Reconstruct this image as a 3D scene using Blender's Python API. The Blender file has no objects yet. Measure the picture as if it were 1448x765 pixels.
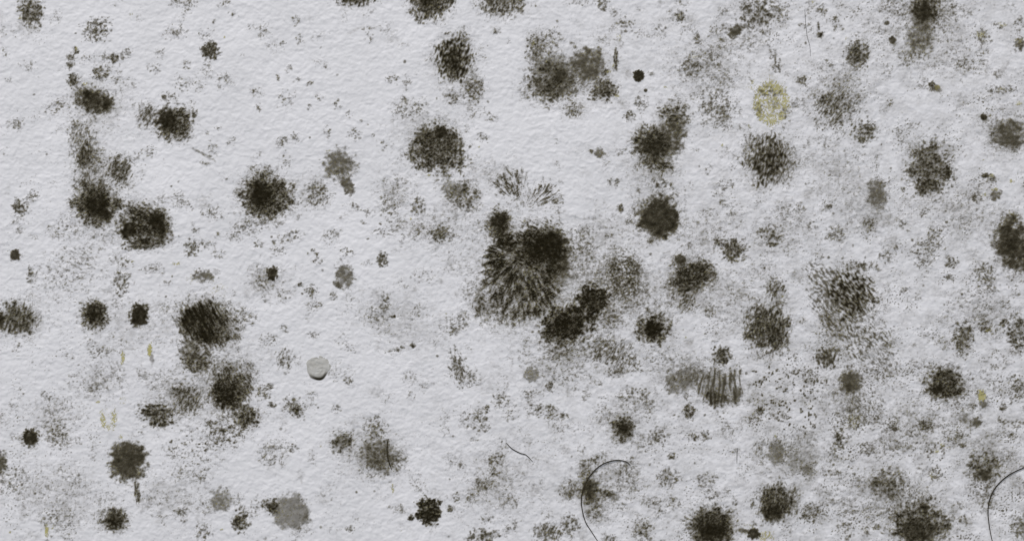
import bpy, math, random
import numpy as np
from mathutils import Vector

# ---------------------------------------------------------------- units
W, H = 1448.0, 765.0          # the piece of wall in view, in quarter millimetres
S = 0.00025                   # metres per unit
def wx(x): return (x - W/2) * S
def wz(y): return (H/2 - y) * S

# ---------------------------------------------------------------- camera, light, exposure
sc = bpy.context.scene
cam_d = bpy.data.cameras.new('camera'); cam = bpy.data.objects.new('camera', cam_d)
sc.collection.objects.link(cam); sc.camera = cam
cam_d.lens = 90; cam_d.sensor_width = 36
DIST = W*S*cam_d.lens/36.0
cam.location = (0, -DIST, 0); cam.rotation_euler = (math.radians(90), 0, 0)
cam_d.clip_start = 0.01; cam_d.clip_end = 50
cam_d.dof.use_dof = False; cam_d.dof.focus_distance = DIST - 0.0004; cam_d.dof.aperture_fstop = 5.6

world = bpy.data.worlds.new('World'); sc.world = world; world.use_nodes = True
bg = world.node_tree.nodes['Background']
bg.inputs['Color'].default_value = (0.94, 0.97, 1.0, 1); bg.inputs['Strength'].default_value = 0.50

def area(name, loc, size, power, col):
    l = bpy.data.lights.new(name, 'AREA'); l.shape = 'RECTANGLE'; l.size = size[0]; l.size_y = size[1]
    l.energy = power; l.color = col
    o = bpy.data.objects.new(name, l); sc.collection.objects.link(o); o.location = loc
    o.rotation_euler = (Vector((0, 0, 0)) - Vector(loc)).to_track_quat('-Z', 'Y').to_euler()
    return o
area('top_light', (-0.9, -2.5, 3.8), (1.1, 0.6), 182, (1.0, 0.98, 0.95))  # area lamp out of frame, high up and slightly left

sc.view_settings.view_transform = 'Standard'; sc.view_settings.look = 'None'
sc.view_settings.exposure = 0; sc.view_settings.gamma = 1
sc.cycles.max_bounces = 4; sc.cycles.transparent_max_bounces = 12

# ---------------------------------------------------------------- noise
rng = np.random.default_rng(7)
PERM = np.concatenate([rng.permutation(256)]*2).astype(np.int32)
ANG = rng.uniform(0, 2*np.pi, 256); GX, GY = np.cos(ANG), np.sin(ANG)
def perlin(x, y, seed=0, per=None):
    xi = np.floor(x).astype(np.int64); yi = np.floor(y).astype(np.int64)
    xf = x - xi; yf = y - yi
    u = xf*xf*xf*(xf*(xf*6-15)+10); v = yf*yf*yf*(yf*(yf*6-15)+10)
    def g(ix, iy, fx, fy):
        if per: ix = ix % per
        h = PERM[(PERM[(PERM[(ix + seed*37) & 255] + iy) & 255] + seed*91 + (ix >> 8)*17 + (iy >> 8)*29) & 255]
        return GX[h]*fx + GY[h]*fy
    a = g(xi, yi, xf, yf); b = g(xi+1, yi, xf-1, yf)
    c = g(xi, yi+1, xf, yf-1); d = g(xi+1, yi+1, xf-1, yf-1)
    return ((a*(1-u)+b*u)*(1-v) + (c*(1-u)+d*u)*v) * 1.5
def fbm(x, y, seed, octs=2, per=None, gain=0.6):
    t = 0; a = 1.0; n = 0
    for k in range(octs):
        t = t + a*perlin(x*2**k, y*2**k, seed+k*5, per*2**k if per else None); n += a*a; a *= gain
    return t/math.sqrt(n)
def uni(n, sd=0.42):
    return 1.0/(1.0+np.exp(-1.7*n/sd))
def sstep(t):
    t = np.clip(t, 0, 1); return t*t*(3-2*t)

# ---------------------------------------------------------------- relief of the wall
def relief(x, y):
    c, s = math.cos(0.5), math.sin(0.5)
    u = x*c + y*s; v = -x*s + y*c
    wxp = 5*perlin(x/31, y/31, 3); wyp = 5*perlin(x/31, y/31, 4)
    wx2 = 3*perlin(x/12, y/12, 5); wy2 = 3*perlin(x/12, y/12, 6)
    h = 1.6*perlin(x/170, y/170, 11) + 0.70*perlin(x/58, y/52, 12)
    h = h + 0.40*perlin((x+wxp)/14, (y+wyp)/14, 13) + 0.34*perlin((x-wyp)/8.5, (y+wxp)/8.5, 19)
    b = perlin((x+wxp+wx2)/8.0, (y+wyp+wy2)/7.5, 14)
    h = h + 0.20*np.sqrt(b*b+0.05)+0.26*b + 0.30*perlin((x+wx2)/5.2, (y+wy2)/4.8, 18)
    h = h + 0.12*perlin(x/2.9, y/2.9, 17)
    return h

# ---------------------------------------------------------------- lattice
MX = 24
LX0, LX1, LY0, LY1 = -MX, int(W)+MX, -MX, int(H)+MX
fx = np.arange(LX0, LX1+1, 1.0); fy = np.arange(LY0, LY1+1, 1.0)
NXF, NYF = len(fx), len(fy)
FX, FY = np.meshgrid(fx, fy)                     # [y, x]
HGT = relief(FX, FY)

# ---------------------------------------------------------------- helper: mesh from arrays
def mesh_obj(name, verts, quads, mat, parent=None, attrs=None, smooth=True):
    me = bpy.data.meshes.new(name)
    nv, nq = len(verts), len(quads)
    me.vertices.add(nv); me.vertices.foreach_set('co', np.ascontiguousarray(verts, dtype=np.float32).ravel())
    me.loops.add(nq*4); me.loops.foreach_set('vertex_index', np.ascontiguousarray(quads, dtype=np.int32).ravel())
    me.polygons.add(nq)
    me.polygons.foreach_set('loop_start', np.arange(0, nq*4, 4, dtype=np.int32))
    me.polygons.foreach_set('loop_total', np.full(nq, 4, dtype=np.int32))
    if smooth: me.polygons.foreach_set('use_smooth', np.ones(nq, dtype=bool))
    for k, v in (attrs or {}).items():
        a = me.attributes.new(k, 'FLOAT', 'POINT'); a.data.foreach_set('value', v.astype(np.float32))
    me.update(calc_edges=True); me.materials.append(mat)
    o = bpy.data.objects.new(name, me); sc.collection.objects.link(o)
    if parent is not None: o.parent = parent
    return o

# ---------------------------------------------------------------- materials
def new_mat(name):
    m = bpy.data.materials.new(name); m.use_nodes = True
    return m, m.node_tree.nodes, m.node_tree.links
def mat_wall():
    m, n, l = new_mat('wall_paint')
    b = n['Principled BSDF']; b.inputs['Roughness'].default_value = 0.85
    tc = n.new('ShaderNodeTexCoord')
    no = n.new('ShaderNodeTexNoise'); no.inputs['Scale'].default_value = 45; no.inputs['Detail'].default_value = 6
    l.new(tc.outputs['Object'], no.inputs['Vector'])
    cr = n.new('ShaderNodeValToRGB')
    cr.color_ramp.elements[0].position = 0.3; cr.color_ramp.elements[0].color = (0.624, 0.621, 0.652, 1)
    cr.color_ramp.elements[1].position = 0.7; cr.color_ramp.elements[1].color = (0.684, 0.679, 0.714, 1)
    l.new(no.outputs['Fac'], cr.inputs['Fac']); l.new(cr.outputs['Color'], b.inputs['Base Color'])
    n2 = n.new('ShaderNodeTexNoise'); n2.inputs['Scale'].default_value = 1300; n2.inputs['Detail'].default_value = 4
    l.new(tc.outputs['Object'], n2.inputs['Vector'])
    bp = n.new('ShaderNodeBump'); bp.inputs['Strength'].default_value = 0.35; bp.inputs['Distance'].default_value = 0.00005
    l.new(n2.outputs['Fac'], bp.inputs['Height']); l.new(bp.outputs['Normal'], b.inputs['Normal'])
    return m
def mat_mould():
    m, n, l = new_mat('mould')
    b = n['Principled BSDF']; b.inputs['Roughness'].default_value = 1.0
    b.inputs['Specular IOR Level'].default_value = 0.0
    at = n.new('ShaderNodeAttribute'); at.attribute_name = 'cover'
    ay = n.new('ShaderNodeAttribute'); ay.attribute_name = 'yellow'
    tc = n.new('ShaderNodeTexCoord')
    no = n.new('ShaderNodeTexNoise'); no.inputs['Scale'].default_value = 900; no.inputs['Detail'].default_value = 3
    l.new(tc.outputs['Object'], no.inputs['Vector'])
    cr = n.new('ShaderNodeValToRGB')
    cr.color_ramp.elements[0].position = 0.3; cr.color_ramp.elements[0].color = (0.0085, 0.0070, 0.0035, 1)
    cr.color_ramp.elements[1].position = 0.7; cr.color_ramp.elements[1].color = (0.017, 0.0140, 0.0075, 1)
    l.new(no.outputs['Fac'], cr.inputs['Fac'])
    mx = n.new('ShaderNodeMix'); mx.data_type = 'RGBA'
    ak = n.new('ShaderNodeAttribute'); ak.attribute_name = 'thick'
    mk = n.new('ShaderNodeMix'); mk.data_type = 'RGBA'
    l.new(ak.outputs['Fac'], mk.inputs[0]); mk.inputs[6].default_value = (0.115, 0.100, 0.065, 1)
    l.new(cr.outputs['Color'], mk.inputs[7])
    l.new(ay.outputs['Fac'], mx.inputs[0]); l.new(mk.outputs[2], mx.inputs[6])
    mx.inputs[7].default_value = (0.46, 0.42, 0.155, 1)
    l.new(mx.outputs[2], b.inputs['Base Color']); l.new(at.outputs['Fac'], b.inputs['Alpha'])
    return m
def mat_hair():
    m, n, l = new_mat('hair_strand')
    b = n['Principled BSDF']; b.inputs['Roughness'].default_value = 0.8; b.inputs['Specular IOR Level'].default_value = 0.1
    tc = n.new('ShaderNodeTexCoord')
    no = n.new('ShaderNodeTexNoise'); no.inputs['Scale'].default_value = 300
    l.new(tc.outputs['Object'], no.inputs['Vector'])
    cr = n.new('ShaderNodeValToRGB')
    cr.color_ramp.elements[0].color = (0.016, 0.013, 0.008, 1); cr.color_ramp.elements[1].color = (0.05, 0.041, 0.026, 1)
    l.new(no.outputs['Fac'], cr.inputs['Fac']); l.new(cr.outputs['Color'], b.inputs['Base Color'])
    return m
M_WALL, M_MOULD, M_HAIR = mat_wall(), mat_mould(), mat_hair()

# ---------------------------------------------------------------- the wall
ring = np.cumsum(2.0*1.22**np.arange(28))
gx = np.concatenate([fx[0]-ring[::-1], fx, fx[-1]+ring]); gy = np.concatenate([fy[0]-ring[::-1], fy, fy[-1]+ring])
GXX, GYY = np.meshgrid(gx, gy)
HH = relief(GXX, GYY)
ny, nx = HH.shape
V = np.stack([wx(GXX), -HH*S, wz(GYY)], -1).reshape(-1, 3)
ii = np.arange(ny*nx).reshape(ny, nx)
Q = np.stack([ii[1:, :-1], ii[1:, 1:], ii[:-1, 1:], ii[:-1, :-1]], -1).reshape(-1, 4)
wall = mesh_obj('wall', V, Q, M_WALL)
wall['kind'] = 'structure'
wall['label'] = 'pale lilac white plaster wall with fine lumpy relief, dotted with black mould'

# ---------------------------------------------------------------- mould fields
# blob: (x, y, rx, ry, rot, strength, texture, [dmax], [edge])
#   g fine grain  G coarse grain  sNN streaks along NN degrees  r rays from the blob's centre
#   R.. rays from a given point  f smooth film  c curdled  d crisp separate dots  y yellow bloom
DARK = np.zeros((NYF, NXF), np.float32)          # how dark the growth looks, 0..1
YEL = np.zeros((NYF, NXF), np.float32)
PILE = np.zeros((NYF, NXF), np.float32)          # extra height of the growth
BEST = np.zeros((NYF, NXF), np.float32)
OWN = np.full((NYF, NXF), -1, np.int32)
SEED = [100]

def blob(b, own=None, bias=1.0):
    x, y, rx, ry, rot, st, tex = b[:7]
    dmax = b[7] if len(b) > 7 and b[7] is not None else min(0.95, (0.30+0.50*min(st, 1.0)) if tex[0] in 'gGsrRcSL' else 0.32+0.55*min(st, 1.0))
    edge = b[8] if len(b) > 8 else (1.25 if tex[0] == 'f' and dmax > 0.8 and b[2] > 7 else 1.0)
    SEED[0] += 13; sd = SEED[0] % 240
    R = max(rx, ry)*1.55+4
    x0 = max(0, int(x-R-LX0)); x1 = min(NXF, int(x+R-LX0)+2); y0 = max(0, int(y-R-LY0)); y1 = min(NYF, int(y+R-LY0)+2)
    if x1-x0 < 2 or y1-y0 < 2: return
    sl = (slice(y0, y1), slice(x0, x1))
    X = FX[sl]; Y = FY[sl]
    c, s = math.cos(math.radians(rot)), math.sin(math.radians(rot))
    dx, dy = X-x, Y-y
    u = (dx*c+dy*s)/rx; v = (-dx*s+dy*c)/ry
    k = max(4.0, 0.45*min(rx, ry))
    r = np.sqrt(u*u+v*v)
    kk = k*0.35
    m_ = min(rx, ry)
    sm = min(1.0, m_/9.0)
    r = r + sm*(0.27*fbm(X/k, Y/k, sd+1, 2) + 0.10*perlin(X/(2.6*k), Y/(2.6*k), sd+10) + min(0.18, 3.0/m_)*perlin(X/4.5, Y/4.5, sd+2) + min(0.18, 2.2/m_)*perlin(X/2.1, Y/2.1, sd+9))
    env = st*sstep((1.12+edge*0.20-r)/edge)
    cs = max(5.0, 0.33*min(rx, ry))
    cov = env*(1.0+(0.30 if tex[0] not in 'y' else 0.1)*fbm(X/cs, Y/cs, sd+3, 2)*(1.4-0.8*min(1, st)))
    w = 1.0
    t = tex[0]
    if t == 'g': n = uni(fbm(X/6.0, Y/6.0, sd+4, 3, None, .95))
    elif t == 'G': n = uni(0.8*fbm(X/8.5, Y/8.5, sd+4, 3, None, .9)+0.6*(0.45-1.7*np.abs(perlin(X/6, Y/6, sd+8))))
    elif t == 'c': n = uni(0.75*np.abs(fbm(X/5.5, Y/5.5, sd+4, 2))*2.0-0.55+0.6*fbm(X/2.8, Y/2.8, sd+5, 1))
    elif t == 'd': n = uni(fbm(X/3.4, Y/3.4, sd+4, 1)); w = 0.12
    elif t == 's':
        a = math.radians(float(tex[1:] or 90)); ca, sa = math.cos(a), -math.sin(a)
        wob = 2.0*perlin(X/14, Y/14, sd+6)
        p = X*ca+Y*sa+wob; q = -X*sa+Y*ca+wob
        n = uni(0.75*fbm(p/8.5, q/3.1, sd+4, 2, None, .9)+0.42*fbm(X/6, Y/6, sd+5, 3, None, .95), .38)
    elif t == 'S':                                 # short separate strokes
        a = math.radians(float(tex[1:] or 90)); ca, sa = math.cos(a), -math.sin(a)
        wob = 2.5*perlin(X/16, Y/16, sd+6)
        p = X*ca+Y*sa+wob; q = -X*sa+Y*ca+wob
        n = uni(0.85*fbm(p/6.5, q/3.1, sd+4, 1)+0.45*fbm(X/4.5, Y/4.5, sd+5, 3, None, .95), .38); w = .8
    elif t == 'L':
        a = math.radians(float(tex[1:] or 90)); ca, sa = math.cos(a), -math.sin(a)
        wob = 1.5*perlin(X/25, Y/25, sd+6)
        p = X*ca+Y*sa+wob; q = -X*sa+Y*ca+wob
        n = uni(0.95*fbm(p/26.0, q/3.6, sd+4, 2, None, .7)+0.25*fbm(X/4, Y/4, sd+5, 2, None, .95), .30); w = .7
    elif t in 'rR':
        if t == 'R': ox, oy = [float(z) for z in tex[1:].split(',')]
        else: ox, oy = x, y
        th = np.arctan2(Y-oy, X-ox)/(2*np.pi); rr = np.hypot(X-ox, Y-oy)
        N = max(16, int(2*np.pi*0.7*max(rx, ry)/(2.3 if t == 'r' else 1.0)*(1 if t == 'r' else 45.0/max(rx, ry)*.42)))
        th = th + 0.0045*perlin(X/12, Y/12, sd+7)
        if t == 'r': n = uni(0.48*fbm((th % 1.0)*N, rr/8.0, sd+4, 2, per=N)+0.75*fbm(X/6.5, Y/6.5, sd+5, 3, None, .9))
        else: n = uni(0.85*fbm((th % 1.0)*N, rr/20.0, sd+4, 2, per=N, gain=.8)+0.60*fbm(X/5, Y/5, sd+5, 3, None, .95), .34)
        if t == 'R': w = 0.85
    elif t in 'fy': n = np.clip(0.5+0.42*fbm(X/9, Y/8, sd+4, 4, None, .85), 0, 1); w = 0.9
    else: n = uni(fbm(X/3, Y/3, sd+4, 2))
    if t == 'd':                                   # separate round dots
        a = np.zeros_like(X); rr_ = random.Random(sd*7+int(x))
        for _ in range(int(st*rx*ry*0.11)):
            tt = rr_.uniform(0, 2*math.pi); q_ = math.sqrt(rr_.random())
            if q_ > .75 and rr_.random() < .5: continue
            du, dv = q_*math.cos(tt)*rx, q_*math.sin(tt)*ry
            pxx, pyy = x+du*c-dv*s, y+du*s+dv*c
            for _k in range(rr_.choice((1, 1, 2, 3))):
                rd = rr_.uniform(.3, 1.15); ex = rr_.uniform(.7, 1.5)
                i0 = int(pxx-LX0)-x0; j0 = int(pyy-LY0)-y0
                ss = (slice(max(0, j0-5), max(0, j0+7)), slice(max(0, i0-5), max(0, i0+7)))
                g = rr_.uniform(.55, 1)*dmax*sstep((rd+1.0-np.hypot((X[ss]-pxx)*ex, (Y[ss]-pyy)/ex))/1.5)
                a[ss] = np.maximum(a[ss], g)
                pxx += rr_.uniform(-3, 3); pyy += rr_.uniform(-3.5, 3.5)
        DARK[sl] = np.maximum(DARK[sl], a); e2 = env+.4*a
    elif t == 'y':
        n = uni(fbm(X/2.8, Y/5.0, sd+4, 3, None, .9)); w = 0.30
        a = dmax*np.clip((cov*(1+w)-n)/w, 0, 1)
        YEL[sl] = 1-(1-YEL[sl])*(1-a)
        e2 = env
    else:
        a = dmax*np.clip((cov*(1+w)-n)/w, 0, 1)**1.1*(1-(0.55 if t not in 'fd' else 0.15 if t == 'd' else 0.62 if dmax > .45 else 0.42)*(n-0.2))
        if t not in 'fdSL':
            fine = uni(fbm(X/2.5, Y/2.5, sd+12, 2, None, .8), .36)
            a = np.clip(a*(0.50+1.12*fine), 0, .97)
        D0 = DARK[sl]; DARK[sl] = np.minimum(1, np.maximum(D0, a)+0.38*np.minimum(D0, a)*(1-np.maximum(D0, a)))
        e2 = env+0.25*a
    if own is not None:
        e2 = e2*bias; up = (e2 > BEST[sl]) & ((env > 0.13) | (a > 0.10))
        BEST[sl] = np.where(up, e2, BEST[sl]); OWN[sl] = np.where(up, own, OWN[sl])

from collections import OrderedDict
T = []   # (name, category, label, blobs or {part: blobs})
def mc(label, parts, name='mould_colony', cat='mould colony'): T.append((name, cat, label, parts))
def ms(label, parts): T.append(('mould_spot', 'mould spot', label, parts))
def mp(label, parts): T.append(('mould_patch', 'mould patch', label, parts))
def my(label, parts): T.append(('yellow_bloom', 'yellow mould', label, parts))

#DATA#
# top left
mc('greyish mould spot with yellow flecks, nearest the top left corner', {'body': [(43,18,19,24,0,.72,'G')], 'yellow_fleck': [(29,25,3,5,0,.5,'y'),(40,8,4,3,0,.45,'y')]})
mp('loose grey oval of specks near the top left, above the dark smudge', [(137,42,24,19,-15,.55,'g')])
mc('dark oval smudge under a thin dotted stalk, left of the picture\'s upper part', OrderedDict(
    body=[(131,143,33,21,18,.80,'f',.85),(131,143,34,22,18,.6,'G')], core=[(124,133,10,8,20,.9,'f',.9),(152,146,11,13,10,.9,'f',.88)],
    stalk=[(103,114,9,11,0,.75,'g'),(100,88,7,12,15,.6,'g'),(107,72,6,7,0,.6,'g'),(97,80,6,8,0,.4,'g')], yellow_fleck=[(120,119,4,3,0,.6,'y'),(108,69,3,4,0,.6,'y')]))
mp('faint grey tail of specks left of the dark oval smudge', [(80,150,22,13,-20,.42,'g'),(24,174,14,9,-10,.38,'g')])
mp('broken cluster of grey specks right of the thin dotted stalk', [(160,82,9,8,0,.72,'G'),(177,77,13,7,-30,.48,'g'),(143,104,14,13,0,.58,'g'),(150,88,22,20,0,.32,'g'),(165,108,10,14,0,.35,'g')])
mc('long upright ragged grey streak of mould under the dark oval smudge', {'body': [(120,212,22,42,0,.52,'s75'),(105,185,14,22,0,.4,'g'),(133,228,20,26,0,.5,'g')], 'core': [(119,220,11,20,10,.80,'s80')]})
mc('rounded brownish spot right of the long upright ragged streak', [(168,240,21,23,0,.72,'s60')])
mc('dark spot with a paler lobe on its left and lashes below, upper left', OrderedDict(
    core=[(238,169,19,19,0,1.05,'f',.94)], body=[(250,171,27,25,0,.82,'G'),(246,188,26,15,0,.62,'s60')], lobe=[(209,165,17,18,0,.58,'s50')], fringe=[(240,138,16,8,0,.42,'g'),(232,137,4,4,0,.8,'G')]))
ms('small fuzzy dark spot alone in the pale upper left, right of the lobed one', [(297,72,14,15,0,.86,'r')])
# top middle
mc('strip of dark mould bristles cut by the top edge, left one', [(502,-4,32,13,0,.85,'s80')])
mc('dark bristly spot cut by the top edge, darker of the top edge pair', {'body': [(609,0,34,31,0,.84,'s70')], 'core': [(606,-4,17,17,0,.95,'G')]})
mc('paler bristly spot cut by the top edge, right of the darker one', [(711,-2,38,28,0,.70,'s70')])
mc('mottled upright colony of black wedges below the top edge pair', OrderedDict(body=[(643,84,31,36,-10,.70,'S75',.86),(643,86,26,30,-10,.4,'s70'),(655,50,9,12,0,.45,'g')], core=[(641,92,13,22,10,.75,'s80')], tail=[(669,125,17,22,0,.56,'g'),(640,138,13,11,0,.5,'G')]))
mc('round dark spongy colony with a small black centre, upper middle', OrderedDict(core=[(622,187,13,9,0,1.1,'f',.97)], body=[(620,211,43,39,0,.82,'G'),(600,200,15,25,0,.5,'G'),(640,205,16,20,0,.55,'G')]))
mp('pale dusting of specks above the round spongy colony', [(577,155,28,18,10,.40,'g'),(596,150,10,14,0,.35,'G')])
mc('smooth grey smear with ragged rim, right of the big black radial spot', {'body': [(479,232,28,27,20,.72,'f',.52),(483,240,22,24,0,.40,'s-60')], 'tail': [(491,262,10,17,-25,.8,'f',.6)], 'yellow_fleck': [(462,213,5,3,0,.35,'y')]})
mc('big black round spot with frayed rays, left of the grey smear', OrderedDict(core=[(368,275,23,20,0,1.1,'f',.97)], body=[(377,277,39,37,0,.9,'r')], fringe=[(377,278,47,45,0,.45,'r')]))
mp('pale speckled spot between the big black one and the grey smear', [(449,277,22,22,0,.50,'g'),(452,266,9,14,0,.45,'g')])
mc('wide grey cloud of mould with black crumbs along its lower edge', OrderedDict(
    body=[(785,108,38,36,0,.62,'f',.55),(780,116,40,34,0,.66,'G'),(805,110,44,34,0,.40,'g'),(770,80,24,30,0,.45,'g')], core=[(793,106,15,17,0,.75,'f',.85),(775,128,24,13,0,.55,'G')],
    right_lobe=[(830,92,27,29,0,.75,'f',.62),(835,100,28,30,0,.42,'g')], lower_lobe=[(853,128,22,17,0,.80,'G')], upper_lobe=[(757,70,14,26,0,.55,'g'),(780,52,20,16,0,.38,'g')], tail=[(811,156,15,14,0,.50,'g')], yellow_fleck=[(755,62,4,4,0,.5,'y'),(860,101,5,4,0,.55,'y'),(872,135,4,4,0,.6,'y'),(773,85,3,8,0,.35,'y')]))
ms('tiny crisp black dot with a smaller one below, upper middle right', {'core': [(903,107,8,8.5,0,1.1,'f',.96,.5)], 'satellite': [(913,128,2.6,2.6,0,1.1,'f',.95,.6)]})
mp('open ring of fine specks near the top, above the crisp black dot', [(884,35,15,14,0,.45,'G'),(866,40,8,8,0,.3,'g'),(852,8,11,10,0,.50,'g'),(818,4,24,8,0,.34,'g')])
mp('narrow upright yellowish smear left of the crisp black dot', {'body': [(871,84,5,20,0,.62,'s85'),(876,60,4,12,-15,.4,'f',.5),(856,102,8,6,0,.6,'g')], 'yellow_fleck': [(875,53,4,6,0,.5,'y'),(871,78,3,8,0,.35,'y')]})
mc('dark colony smearing up to a grey right shoulder, above the smooth round one', OrderedDict(core=[(922,206,24,26,-10,.85,'f',.82),(921,203,30,30,0,.8,'r'),(930,225,14,14,0,.6,'f',.7)], shoulder=[(950,195,24,42,15,.70,'f',.72),(953,163,25,22,0,.62,'G')], tail=[(932,235,26,12,10,.65,'G'),(934,258,20,16,0,.45,'s75')], yellow_fleck=[(946,175,7,4,0,.28,'y')]))
mc('smooth round dark grey disc right of centre, standing alone', {'body': [(932,308,30,34,35,1.0,'f',.84,.9),(931,306,37,39,20,.52,'G')], 'core': [(953,315,9,16,10,.75,'f',.7),(910,305,9,18,0,.6,'f',.6)]})
mc('round colony woven of fine black strokes under the yellow ring', [(1087,228,36,37,0,.62,'S78',.82),(1087,228,38,38,0,.52,'s70',.66)])
my('mustard yellow ring of mould in the upper right', OrderedDict(ring=[(1090,121,18,8,-4,.66,'y'),(1101,127,11,9,35,.66,'y'),(1078,128,11,9,-35,.66,'y'),(1071,146,8,18,-4,.66,'y'),(1111,145,7,18,-4,.66,'y'),(1078,166,12,9,40,.66,'y'),(1091,172,11,9,0,.66,'y'),(1104,164,11,8,-35,.66,'y'),(1064,120,8,9,0,.38,'y'),(1089,110,16,7,0,.28,'y')], middle=[(1091,148,18,22,0,.58,'y')], dark_crumb=[(1086,130,24,10,0,.40,'G',.5),(1073,155,8,18,-20,.40,'G',.5),(1095,148,12,16,0,.32,'s-65',.5),(1110,160,12,10,0,.35,'G',.5)]))
mp('branching grey specks left of the yellow ring, with a yellow point', {'body': [(978,95,17,18,0,.55,'g'),(1008,85,18,16,20,.42,'g'),(1030,108,20,16,0,.34,'g'),(985,55,7,14,-15,.5,'g')], 'yellow_fleck': [(982,81,5,2.5,0,.5,'y')]})
ms('slanted little dark smudge near the top right, left of the gritty grid', [(1040,45,9,13,40,.9,'f',.72),(1020,42,20,9,0,.42,'g'),(1022,64,12,10,0,.35,'g')])
mp('gritty open grid of black grains at the top, above the yellow ring', [(1072,22,35,30,0,.56,'G'),(1060,62,22,16,0,.34,'g'),(1105,20,16,22,0,.4,'g')])
mp('small upright tuft at the top edge, right of the open ring of specks', {'body': [(962,24,8,12,15,.58,'g'),(965,3,14,8,0,.35,'g')], 'yellow_fleck': [(961,23,4,4,0,.35,'y')]})
mp('large faint powdery oval directly left below the yellow ring', [(1015,150,33,38,0,.46,'g'),(1022,165,14,14,0,.35,'g')])
mp('yellowish sliver in blank wall, above the smooth round disc', {'body': [(848,217,10,7,25,.8,'f',.5),(836,214,4,4,0,.6,'g')], 'yellow_fleck': [(851,217,5,4,20,.4,'y')]})
mp('two short tufts left of the colony with a grey shoulder', [(890,164,9,9,0,.58,'g'),(907,146,12,14,0,.45,'g'),(868,258,11,9,0,.42,'g')])
# top right
mc('tall dark column of mould cut by the top edge, fading downward', OrderedDict(core=[(1305,18,19,26,0,.85,'f',.86),(1310,12,26,26,0,.7,'G')], skirt=[(1300,52,25,30,0,.62,'f',.58),(1290,78,26,16,-25,.42,'g')], halo=[(1315,22,58,40,0,.42,'g'),(1262,10,26,18,0,.42,'g')]))
mc('grey upright oval of coarse grains left of the tall dark column', [(1211,77,19,26,0,.70,'G'),(1236,78,12,14,0,.35,'f',.3)])
mp('large coarse patch of loose strokes right of the yellow ring', [(1181,152,40,36,15,.56,'s55'),(1165,140,11,7,-30,.7,'s-30'),(1212,140,18,18,0,.36,'g')])
ms('small ring shaped cluster of dark crumbs right of the woven colony', [(1222,187,19,20,0,.62,'G'),(1230,181,6,7,0,.6,'G')])
mc('large mottled oval colony in the upper right with a black lower right edge', OrderedDict(body=[(1314,240,36,44,0,.68,'G'),(1312,235,30,30,0,.5,'f',.5)], core=[(1339,243,8,14,-10,.85,'G'),(1312,262,15,16,0,.72,'G'),(1300,215,12,10,0,.5,'G')]))
mc('soft grey cloud at the right edge, upper of the two edge clouds', {'body': [(1427,191,33,26,10,.72,'f',.66),(1425,193,38,28,0,.42,'g')], 'yellow_fleck': [(1425,184,3,8,0,.3,'y')]})
ms('tiny round black dot beside the upper right edge cloud', [(1391,166,5,5.5,0,1.1,'f',.9,.7)])
ms('tiny dark wedge left of the tall column\'s skirt', [(1262,57,6,6,0,.95,'f',.82),(1254,33,5,3.5,0,.8,'f',.65)])
mp('short dark dash with a bright yellow tip in the upper right', {'body': [(1318,122,6,8,0,.78,'G'),(1325,126,10,6,40,.7,'f',.55),(1304,120,14,8,0,.34,'g')], 'yellow_fleck': [(1325,124,6,4,40,.75,'y')]})
mp('small tuft with yellow dust near the top right corner', {'body': [(1390,53,13,12,0,.50,'g')], 'yellow_fleck': [(1388,50,8,6,0,.55,'y')]})
mp('thin yellow and grey crust beside the picture\'s top right edge', {'body': [(1441,62,10,11,0,.68,'f',.65),(1415,37,16,6,15,.42,'g'),(1441,35,10,14,0,.42,'g')], 'yellow_fleck': [(1440,58,6,4,30,.6,'y'),(1418,36,9,4,15,.4,'y')]})
mp('level trail of grey and yellow specks above the upper edge cloud', {'body': [(1415,128,24,8,-5,.45,'g'),(1412,105,8,8,0,.45,'g')], 'yellow_fleck': [(1415,127,8,4,0,.55,'y'),(1440,147,6,4,0,.5,'y')]})
mp('sparse net of dots between the tall column and the top right edge', [(1366,92,26,11,10,.45,'g')])
mp('small curl of mould left of the coarse patch of loose strokes', [(1134,114,11,8,0,.58,'g'),(1098,96,11,9,0,.5,'g')])
ms('small dark comma with a fine stalk near the top, right of the hair', [(1160,50,5,6,0,.85,'G'),(1157,38,2.5,8,0,.7,'g'),(1162,14,9,10,0,.5,'g'),(1182,27,7,9,0,.5,'g')])
# left middle
mc('black round colony with frayed upper rays, left one of the touching pair', OrderedDict(core=[(136,289,20,20,0,1.05,'f',.97),(150,305,16,14,0,.8,'f',.9)], body=[(133,286,33,36,0,.85,'r')], bridge=[(168,289,11,11,0,.68,'G')], fringe=[(128,262,26,20,0,.5,'s80')]))
mc('black colony with two solid eyes, right one of the touching pair', OrderedDict(left_eye=[(181,326,13,16,0,1.1,'f',.97)], right_eye=[(222,313,13,19,-10,1.05,'f',.96),(228,330,10,14,0,.8,'f',.9)], body=[(203,315,33,31,0,.82,'s-25',.85),(205,318,26,24,0,.5,'G'),(205,345,32,9,-5,.8,'s-8'),(232,318,13,28,-10,.6,'G')]))
mp('grey double smudge near the left edge, above a small dot', [(29,293,13,15,0,.62,'G'),(46,278,12,10,-30,.45,'g'),(27,325,8,7,0,.4,'g')])
ms('small dark dot near the left edge, below the grey double smudge', [(22,361,8,8,0,.95,'f',.85,.8),(22,361,12,11,0,.4,'g')])
mp('short column of black grains beside the small left dot', [(44,388,9,13,0,.55,'G')])
mc('brown half disc cut by the left edge', {'body': [(24,451,32,27,5,.72,'s70'),(30,452,28,24,0,.5,'f',.6)], 'core': [(1,452,8,15,0,.9,'f',.92)]})
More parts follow.
